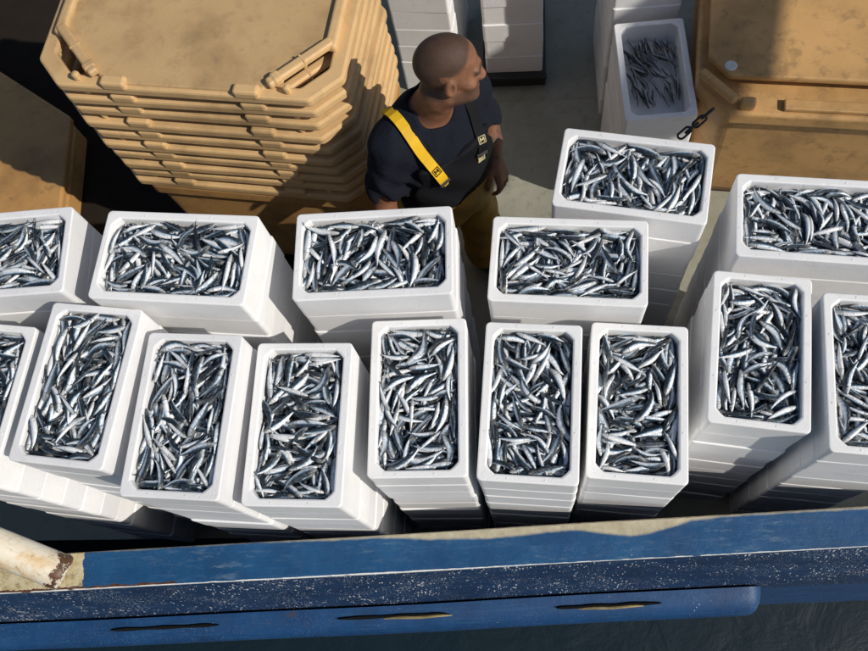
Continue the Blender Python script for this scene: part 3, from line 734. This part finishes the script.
lm = link_mesh(); d = c1-c0; ch.location = c0
for i in range(nl):
    t = (i+.5)/nl; o = obj('link', lm, ch, d*t+Vector((0, 0, -.02*math.sin(math.pi*t))))
    o.rotation_euler = (d.to_track_quat('X', 'Z').to_matrix().to_4x4() @ Matrix.Rotation(R(8 if i % 2 else 62), 4, 'X')).to_euler()
# unseen beam and post, added to throw the band of shade across the right tub
iv = (Matrix.Translation(boat.location) @ Matrix.Rotation(R(2.53), 4, 'Z')).inverted()
gz = 4.6; shift = (gz-.86)/math.tan(SUN_EL)
gx = .80+shift*math.cos(SUN_AZ); gy = 2.40+shift*math.sin(SUN_AZ)
bm = bmesh.new(); bm_box(bm, (0, 0, 0), (.30, 1.35, .18), Matrix.Rotation(R(-16), 4, 'Z'), bev=.02)
o = obj('shade_beam', from_bm('shade_beam', bm, STEEL), boat); o.matrix_parent_inverse = Matrix.Identity(4)
o.location = iv @ Vector((gx, gy, gz))
bm = bmesh.new(); bm_box(bm, (0, 0, -(gz-.09)/2), (.16, .16, gz-.09), bev=.02)
o = obj('shade_beam_post', from_bm('shade_beam_post', bm, STEEL), boat); o.location = iv @ Vector((gx+.1, gy+.62, gz-.09))

# ---------------------------------------------------------------- the man (signed distance fields -> surface nets)
class Field:
    def __init__(s, lo, hi, h):
        s.lo = np.array(lo, float); s.h = h; s.n = np.ceil((np.array(hi)-s.lo)/h).astype(int)+1
        s.f = np.full(s.n, .25, np.float32)
    def block(s, lo, hi):
        a = np.clip(np.floor((np.array(lo)-s.lo)/s.h).astype(int), 0, s.n-1); b = np.clip(np.ceil((np.array(hi)-s.lo)/s.h).astype(int)+1, 1, s.n)
        g_ = [s.lo[i]+s.h*np.arange(a[i], b[i]) for i in range(3)]
        return tuple(slice(a[i], b[i]) for i in range(3)), np.stack(np.meshgrid(*g_, indexing='ij'), -1)
    def comb(s, sl_, d, k, op):
        f = s.f[sl_]; d = d.astype(np.float32)
        if op == 'add':
            hh = np.clip(.5+.5*(f-d)/k, 0, 1); s.f[sl_] = f*(1-hh)+d*hh-k*hh*(1-hh)
        else:
            d = -d; hh = np.clip(.5-.5*(f-d)/k, 0, 1); s.f[sl_] = f*(1-hh)+d*hh+k*hh*(1-hh)
    def cap(s, a, b, ra, rb, k=.02, op='add'):
        a = np.array(a, float); b = np.array(b, float); m_ = max(ra, rb)+k+.02
        sl_, P = s.block(np.minimum(a, b)-m_, np.maximum(a, b)+m_)
        ab = b-a; t = np.clip(((P-a)@ab)/max(1e-9, ab@ab), 0, 1); d = np.linalg.norm(P-a-t[..., None]*ab, axis=-1)-(ra+(rb-ra)*t)
        s.comb(sl_, d, k, op)
    def ell(s, c_, r, ax=None, k=.02, op='add'):
        c_ = np.array(c_, float); r = np.array(r, float); m_ = r.max()+k+.02
        sl_, P = s.block(c_-m_, c_+m_); q = P-c_
        if ax is not None: q = q@np.array(ax).T
        k0 = np.linalg.norm(q/r, axis=-1); k1 = np.linalg.norm(q/(r*r), axis=-1); d = k0*(k0-1)/np.maximum(k1, 1e-9)
        s.comb(sl_, d, k, op)
    def half(s, pt, nrm, k=.004):           # cut away the side the normal points to
        sl_, P = s.block(s.lo, s.lo+s.h*s.n); d = -((P-np.array(pt))@np.array(nrm))
        s.comb(sl_, d, k, 'sub')
    def sample(s, p):
        q = (np.array(p)-s.lo)/s.h; i = np.clip(np.floor(q).astype(int), 0, s.n-2); t = q-i; v = 0
        for dx in (0, 1):
            for dy in (0, 1):
                for dz in (0, 1):
                    v += s.f[i[0]+dx, i[1]+dy, i[2]+dz]*(t[0] if dx else 1-t[0])*(t[1] if dy else 1-t[1])*(t[2] if dz else 1-t[2])
        return v
    def mesh(s, name, mat):
        f = s.f; ins = f < 0; cnt = np.zeros(s.n-1, np.int16); acc = np.zeros((*(s.n-1), 3), np.float32)
        nx, ny, nz = s.n
        def sl3(o_): return tuple(slice(o_[i], s.n[i]-1+o_[i]) for i in range(3))
        cs = [(i, j, k_) for i in (0, 1) for j in (0, 1) for k_ in (0, 1)]
        tot = sum(ins[sl3(c_)].astype(np.int8) for c_ in cs); act = (tot > 0) & (tot < 8)
        idx = np.argwhere(act); vid = np.full(s.n-1, -1, np.int64); vid[act] = np.arange(len(idx))
        vals = {c_: f[idx[:, 0]+c_[0], idx[:, 1]+c_[1], idx[:, 2]+c_[2]] for c_ in cs}
        sm = np.zeros((len(idx), 3)); ct = np.zeros(len(idx))
        for c0_ in cs:
            for ax_ in range(3):
                if c0_[ax_]: continue
                c1_ = list(c0_); c1_[ax_] = 1; c1_ = tuple(c1_); v0 = vals[c0_]; v1 = vals[c1_]; x = (v0 < 0) != (v1 < 0)
                t = np.where(x, v0/np.where(x, v0-v1, 1), 0); p = np.array(c0_, float)[None].repeat(len(idx), 0); p[:, ax_] += t
                sm[x] += p[x]; ct[x] += 1
        V = (idx+sm/ct[:, None])*s.h+s.lo
        F = []
        for ax_ in range(3):
            u, v = (ax_+1) % 3, (ax_+2) % 3
            A = [slice(1, n_-1) for n_ in s.n]; A[ax_] = slice(0, s.n[ax_]-1); Bq = list(A); Bq[ax_] = slice(1, s.n[ax_])
            x = ins[tuple(A)] != ins[tuple(Bq)]; e_ = np.argwhere(x); off = np.ones(3, int); off[ax_] = 0; e_ = e_+off
            fl_ = ins[e_[:, 0], e_[:, 1], e_[:, 2]]
            def cid(du, dv_):
                q = e_.copy(); q[:, u] -= du; q[:, v] -= dv_; return vid[q[:, 0], q[:, 1], q[:, 2]]
            Q = np.stack([cid(1, 1), cid(0, 1), cid(0, 0), cid(1, 0)], 1); Q[~fl_] = Q[~fl_][:, ::-1]; F.append(Q[(Q >= 0).all(1)])
        F = np.concatenate(F)
        me = mesh(name, V, F, mat, True); return me, V
nv = np.array
FA = R(-90+38)                               # chest faces the camera, turned a little to the right
fw = nv([math.cos(FA), math.sin(FA), 0]); lf = nv([-fw[1], fw[0], 0]); up = nv([0, 0, 1.])
def tb(f_, l_, z_): return TC+fw*f_+lf*l_+nv([0, 0, z_])
TC = nv([-.285, 1.655, 0])
rsh = tb(.0, -.185, 1.405); lsh = tb(-.01, .175, 1.405)
relb = rsh+nv([-.055, -.06, -.27]); rwr = relb+nv([.06, -.17, -.13])
lelb = nv(un(488, 131, 1.165)); lwr = nv(un(495, 157, 1.075)); lht = nv(un(507, 193, .95))
hc_ = nv(un(449, 70, 1.665))                # head centre
# head axes: looks to the right of the picture, a little down
hf = nv([.95, .16, -.14]); hf /= np.linalg.norm(hf); hl = np.cross(up, hf); hl /= np.linalg.norm(hl); hu = np.cross(hf, hl)
tilt = R(8); hu, hl = hu*math.cos(tilt)+hl*math.sin(tilt), hl*math.cos(tilt)-hu*math.sin(tilt)
AX = np.stack([hf, hl, hu]); HS = 1.0
def hd(f_, l_, u_): return hc_+(hf*f_+hl*l_+hu*u_)*HS
def torso(F, g_, waist=True):
    F.ell(tb(.0, 0, 1.27), (.20+g_, .135+g_, .20+g_), np.stack([lf, fw, up]), .05)
    F.ell(tb(.015, 0, 1.08), (.175+g_, .135+g_, .18+g_), np.stack([lf, fw, up]), .06)
    F.ell(tb(.0, 0, .93), (.175+g_, .135+g_, .13+g_), np.stack([lf, fw, up]), .06)
    F.cap(tb(-.01, -.15, 1.405), tb(-.01, .15, 1.405), .066+g_, .066+g_, .05)
    F.cap(tb(-.02, -.06, 1.44), tb(-.02, .06, 1.44), .062+g_, .062+g_, .04)
nb = tb(.0, .0, 1.43)
bf = Field((-.66, 1.20, .80), (.13, 2.0, 1.84), .004)
torso(bf, -.012)
bf.cap(nb, hd(-.028, 0, -.075), .068, .060, .04)
# head
bf.ell(hd(-.014, 0, .038), (.100, .0765, .088), AX, .02)
bf.ell(hd(.030, 0, -.040), (.062, .060, .078), AX, .03)
for s_ in (-1, 1):
    bf.cap(hd(-.004, s_*.050, -.066), hd(.070, s_*.012, -.102), .022, .019, .03)
    bf.ell(hd(.056, s_*.046, -.018), (.024, .022, .020), AX, .02)
    bf.cap(hd(.078, s_*.042, .020), hd(.089, s_*.010, .018), .011, .011, .014)
    bf.ell(hd(.094, s_*.031, -.002), (.016, .017, .010), AX, .012, 'sub')
    bf.ell(hd(.074, s_*.031, -.001), (.013, .014, .011), AX, .004)
    bf.cap(hd(.098, s_*.011, -.036), hd(.104, s_*.006, -.036), .008, .008, .008)
    # ear: helix, lobe, hollow
    bf.ell(hd(-.010, s_*.081, .0), (.020, .011, .033), AX, .009)
    bf.ell(hd(-.006, s_*.077, -.026), (.011, .009, .013), AX, .008)
    bf.ell(hd(-.006, s_*.092, .003), (.011, .009, .020), AX, .005, 'sub')
bf.cap(hd(.088, 0, .010), hd(.106, 0, -.029), .0095, .0125, .012)
bf.cap(hd(.088, -.014, -.060), hd(.088, .014, -.060), .0085, .0085, .012)
bf.cap(hd(.086, -.012, -.074), hd(.086, .012, -.074), .0085, .0085, .010)
bf.cap(hd(.080, -.010, -.100), hd(.080, .010, -.100), .016, .016, .02)
# arms
bf.cap(rsh, relb, .050, .041, .03); bf.cap(relb, rwr, .041, .028, .02)
bf.cap(lsh, lelb, .050, .041, .03); bf.cap(lelb, lelb*.6+lwr*.4, .041, .040, .02); bf.cap(lelb*.6+lwr*.4, lwr, .040, .027, .02)
def hand(F, wr, fdir, pdir, side, curl):
    """palm and five fingers; fdir along the hand, pdir out of the palm; side = +1 thumb towards fdir x pdir"""
    fdir = fdir/np.linalg.norm(fdir); pdir = pdir-fdir*(pdir@fdir); pdir /= np.linalg.norm(pdir); sd_ = np.cross(fdir, pdir)*side
    kn = wr+fdir*.092
    for q in (-.030, -.010, .010, .028): F.cap(wr+fdir*.012+sd_*q*.55, kn+sd_*q, .0165, .0125, .014)
    for q, L in ((.030, .072), (.010, .080), (-.011, .075), (-.031, .058)):
        p = kn+sd_*q; a_ = curl*.45; dirv = fdir
        for seg, ln, ra in ((0, .44, .0092), (1, .31, .0082), (2, .25, .0072)):
            dv_ = fdir*math.cos(a_)+pdir*math.sin(a_); p2 = p+dv_*L*ln; F.cap(p, p2, ra, ra*.92, .003); p = p2; a_ += curl
    b0 = wr+fdir*.028+sd_*.026; b1 = b0+(fdir*.62+sd_*.62+pdir*.35)*.040; b2 = b1+(fdir*.86+sd_*.22+pdir*.38)*.034; b3 = b2+(fdir*.88-sd_*.10+pdir*.42)*.026
    F.cap(b0, b1, .0165, .0115, .010); F.cap(b1, b2, .0112, .0098, .004); F.cap(b2, b3, .0098, .008, .004)
hand(bf, lwr, lht-lwr, nv([-.75, .25, -.35]), -1, .55)
hand(bf, rwr, nv([.3, -.8, -.5]), nv([.4, .2, -.8]), 1, .5)
bf.cap(hd(-.03, 0, -.09), hd(-.03, 0, -.095), .05, .05, .03)
bme, bv = bf.mesh('person_body', SKIN)
man = empty('person', (TC[0], TC[1], 0))
tag(man, 'person in navy shirt and mustard bib trousers with yellow braces, looking right', 'person')
loc0 = Vector((-TC[0], -TC[1], 0))
def mpart(name, me): return obj(name, me, man, loc0)
q = (bv-hc_)@AX.T
def sst(a_, b_, x): t = np.clip((x-a_)/(b_-a_), 0, 1); return t*t*(3-2*t)
scalp = sst(-.012, .018, q[:, 2]-.040+.55*np.clip(-q[:, 0], -.05, .06)-1.25*np.clip(q[:, 0]-.035, 0, 1)*1.0)
scalp *= sst(-.12, -.07, q[:, 2])*1.0
nape = sst(.015, -.012, q[:, 0]+.028)*sst(-.085, -.055, q[:, 2]); scalp = np.maximum(scalp, nape*.9)
beard = sst(-.030, -.050, q[:, 2])*sst(-.01, .012, q[:, 0])*sst(-.135, -.120, q[:, 2])*.75
brow = sst(.010, .004, np.abs(q[:, 2]-.022))*sst(.066, .074, q[:, 0])*sst(.006, .012, np.abs(q[:, 1]))*.9
hr = np.maximum(np.maximum(scalp*.92, beard), brow)*(np.linalg.norm(bv-hc_, axis=1) < .17)
ear = (np.abs(q[:, 1]) > .0735) & (np.abs(q[:, 2]) < .045); hr[ear] *= .1
lip = ((np.abs(q[:, 2]+.067) < .013) & (q[:, 0] > .085) & (np.abs(q[:, 1]) < .024)).astype(float)
dl = np.linalg.norm(bv-(lelb*.65+lwr*.35), axis=1); ink = sst(.10, .06, dl)
for nm, val in (('hair', hr), ('lip', lip), ('ink', ink)):
    at = bme.attributes.new(nm, 'FLOAT', 'POINT'); at.data.foreach_set('value', val.astype(np.float32))
mpart('body', bme)
# shirt
sf = Field((-.66, 1.36, .90), (.10, 2.0, 1.56), .005)
torso(sf, .010)
sf.cap(rsh, rsh*.22+relb*.78, .066, .066, .04); sf.cap(lsh, lsh*.22+lelb*.78, .066, .063, .04)
for a_, b_ in ((rsh, relb), (lsh, lelb)):
    d_ = (b_-a_)/np.linalg.norm(b_-a_); cc = a_+(b_-a_)*.86
    sf.cap(cc+d_*.02, cc+d_*.2, .085, .085, .004, 'sub')
sf.cap(tb(.03, 0, 1.492), tb(.10, 0, 1.525), .066, .078, .006, 'sub'); sf.cap(tb(.0, 0, 1.492), tb(.02, 0, 1.64), .066, .09, .006, 'sub')
sl_, P = sf.block(sf.lo, sf.lo+sf.h*sf.n)
fold = .0065*np.sin(P[..., 2]*52+P[..., 0]*38+3*np.sin(P[..., 0]*14))*np.clip((1.42-P[..., 2])*5, 0, 1)+.003*np.sin(P[..., 0]*70-P[..., 2]*41+P[..., 1]*20)
sf.f += fold.astype(np.float32)
sme, _ = sf.mesh('shirt', NAVY); mpart('shirt', sme)
# trousers with bib, boots
tf = Field((-.62, 1.34, .06), (.06, 1.98, 1.34), .007)
torso(tf, .026)
tf.half(tb(0, 0, 1.335), (0, 0, 1))
for s_ in (-1, 1):
    hip = tb(0, s_*.095, .90); kn = tb(.03, s_*.125, .50); an = tb(-.01, s_*.135, .10)
    tf.cap(hip, kn, .105, .082, .05); tf.cap(kn, an, .082, .075, .03)
# armpit scoop: keep bib at the front and a lower back
for s_ in (-1, 1): tf.cap(tb(-.02, s_*.235, 1.03), tb(-.02, s_*.19, 1.5), .10, .16, .02, 'sub')
tf.cap(tb(-.16, -.3, 1.28), tb(-.16, .3, 1.28), .14, .14, .02, 'sub')
sl_, P = tf.block(tf.lo, tf.lo+tf.h*tf.n)
tf.f += (.006*np.sin(P[..., 2]*33+P[..., 0]*25+2*np.sin(P[..., 1]*17))).astype(np.float32)
tme, tv = tf.mesh('bib_trousers', OIL); tme.materials.append(BIB)
fc = np.array([[*p.center] for p in tme.polygons]); mi = (fc[:, 2] > 1.085+.10*((fc-TC)@lf)).astype(np.int32)
tme.polygons.foreach_set('material_index', mi); mpart('bib_trousers', tme)
for s_ in (-1, 1):
    b2 = Field(tb(.06, s_*.135, 0)-.25, tb(.06, s_*.135, 0)+.25, .008)
    b2.cap(tb(-.03, s_*.135, .05), tb(.13, s_*.15, .042), .048, .040, .02); b2.cap(tb(-.02, s_*.135, .05), tb(-.015, s_*.135, .20), .055, .062, .02)
    b2.half(tb(0, 0, .003), (0, 0, -1))
    me, _ = b2.mesh('boot', RUB); mpart('boot', me)
# braces: ribbons laid on the shirt
def on_shirt(l_, z_, front=True, off=.006):
    F = sf; s0 = .30
    for i in range(160):
        p = tb(s0 if front else -s0, l_, z_)
        d_ = min(F.sample(p), tf.sample(p) if z_ < 1.335 and front else 9) if (p > F.lo+.01).all() and (p < F.lo+F.h*(F.n-2)).all() else .05
        if d_ < .004: break
        s0 -= .0025
        if s0 < -.1: break
    return tb((s0+off) if front else -(s0+off), l_, z_)
def top_shirt(l_, f_):
    z_ = 1.55
    for i in range(200):
        p = tb(f_, l_, z_)
        if sf.sample(p) < .004: break
        z_ -= .002
    return tb(f_, l_, z_+.006)
for s_ in (-1, 1):
    path = [top_shirt(s_*.118, f_) for f_ in (-.085, -.06, -.03, 0, .03, .055, .08)]
    path += [on_shirt(s_*(.115-.035*t), z_) for t, z_ in zip(np.linspace(0, 1, 9), np.linspace(path[-1][2]-.02, 1.25, 9))]
    path = [Vector(p) for p in path]
    for _ in range(2): path = [path[0]]+[(path[i-1]+path[i]*2+path[i+1])/4 for i in range(1, len(path)-1)]+[path[-1]]
    V = []; F = []
    for i, p in enumerate(path):
        t = (path[min(i+1, len(path)-1)]-path[max(i-1, 0)]).normalized(); sdv = Vector(lf); sdv = (sdv-t*sdv.dot(t)).normalized(); nn = t.cross(sdv).normalized()
        if nn.dot(Vector(fw)+Vector(up)) < 0: nn = -nn
        wd = .0185 if i < len(path)-2 else (.016 if i == len(path)-2 else .008)
        for a_, b_ in ((-1, -1), (1, -1), (1, 1), (-1, 1)): V.append(p+sdv*wd*a_+nn*(.0022*b_+.002))
    for i in range(len(path)-1):
        for j in range(4): F.append((i*4+j, i*4+(j+1) % 4, (i+1)*4+(j+1) % 4, (i+1)*4+j))
    F += [(3, 2, 1, 0), tuple((len(path)-1)*4+j for j in range(4))]
    br = mpart('brace', mesh('brace', V, F, YEL if s_ < 0 else BIB))
    # small dark mark and adjuster on the strap
    i_ = len(path)-5; p = path[i_]; t = (path[i_+1]-path[i_-1]).normalized(); sdv = Vector(lf); sdv = (sdv-t*sdv.dot(t)).normalized(); nn = t.cross(sdv).normalized()
    if nn.dot(Vector(fw)) < 0: nn = -nn
    rot = Matrix((sdv, -t, nn)).transposed().to_4x4(); bm = bmesh.new()
    for cx_, cy_, wx, wy, ro in ((-.013, 0, .002, .026, 0), (.013, 0, .002, .026, 0), (0, .013, .028, .002, 0), (0, -.013, .028, .002, 0), (-.007, 0, .003, .016, 0), (.007, 0, .003, .016, 0), (-.0035, .003, .003, .012, 30), (.0035, .003, .003, .012, -30)):
        bm_box(bm, p+nn*.0052+sdv*cx_-t*cy_, (wx, wy, .003), rot @ Matrix.Rotation(R(ro), 4, 'Z'))
    obj('mark', from_bm('mark', bm, BIB if s_ < 0 else CREAM), br)
    i_ = len(path)-2; p = path[i_]; bm = bmesh.new(); bm_box(bm, p+nn*.006, (.042, .012, .005), rot); obj('buckle', from_bm('buckle', bm, BLACK), br)
# small pale emblem on the left of the bib
p = Vector(on_shirt(.085, 1.235, True, .004)); bm = bmesh.new()
rot = Matrix((Vector(lf), Vector((0, 0, 1)), Vector(fw))).transposed().to_4x4()
for dx, dz, w_, h_ in ((-.012, 0, .004, .03), (.012, 0, .004, .03), (0, .013, .02, .004), (0, -.002, .016, .004), (0, -.02, .03, .003)):
    bm_box(bm, p+Vector(lf)*dx+Vector((0, 0, dz)), (w_, h_, .008), rot)
mpart('emblem', from_bm('emblem', bm, CREAM))
print('fish heroes', nhero, 'stuff', len(stuff_v), 'objects', len(bpy.data.objects))
# look-alike fish that share a label: tell them apart from left to right in the picture
_same = {}
for o in bpy.data.objects:
    if o.get('category') == 'fish' and not o.get('kind'): _same.setdefault(o['label'], []).append(o)
for lb, os_ in _same.items():
    if len(os_) < 2: continue
    os_.sort(key=lambda o: px(o.matrix_basis.translation)[0])
    names_ = {2: ['left-hand', 'right-hand'], 3: ['left-hand', 'middle', 'right-hand'], 4: ['left-hand', 'second', 'third', 'right-hand']}.get(len(os_))
    if names_:
        for o, nm_ in zip(os_, names_): o['label'] = nm_+' '+lb
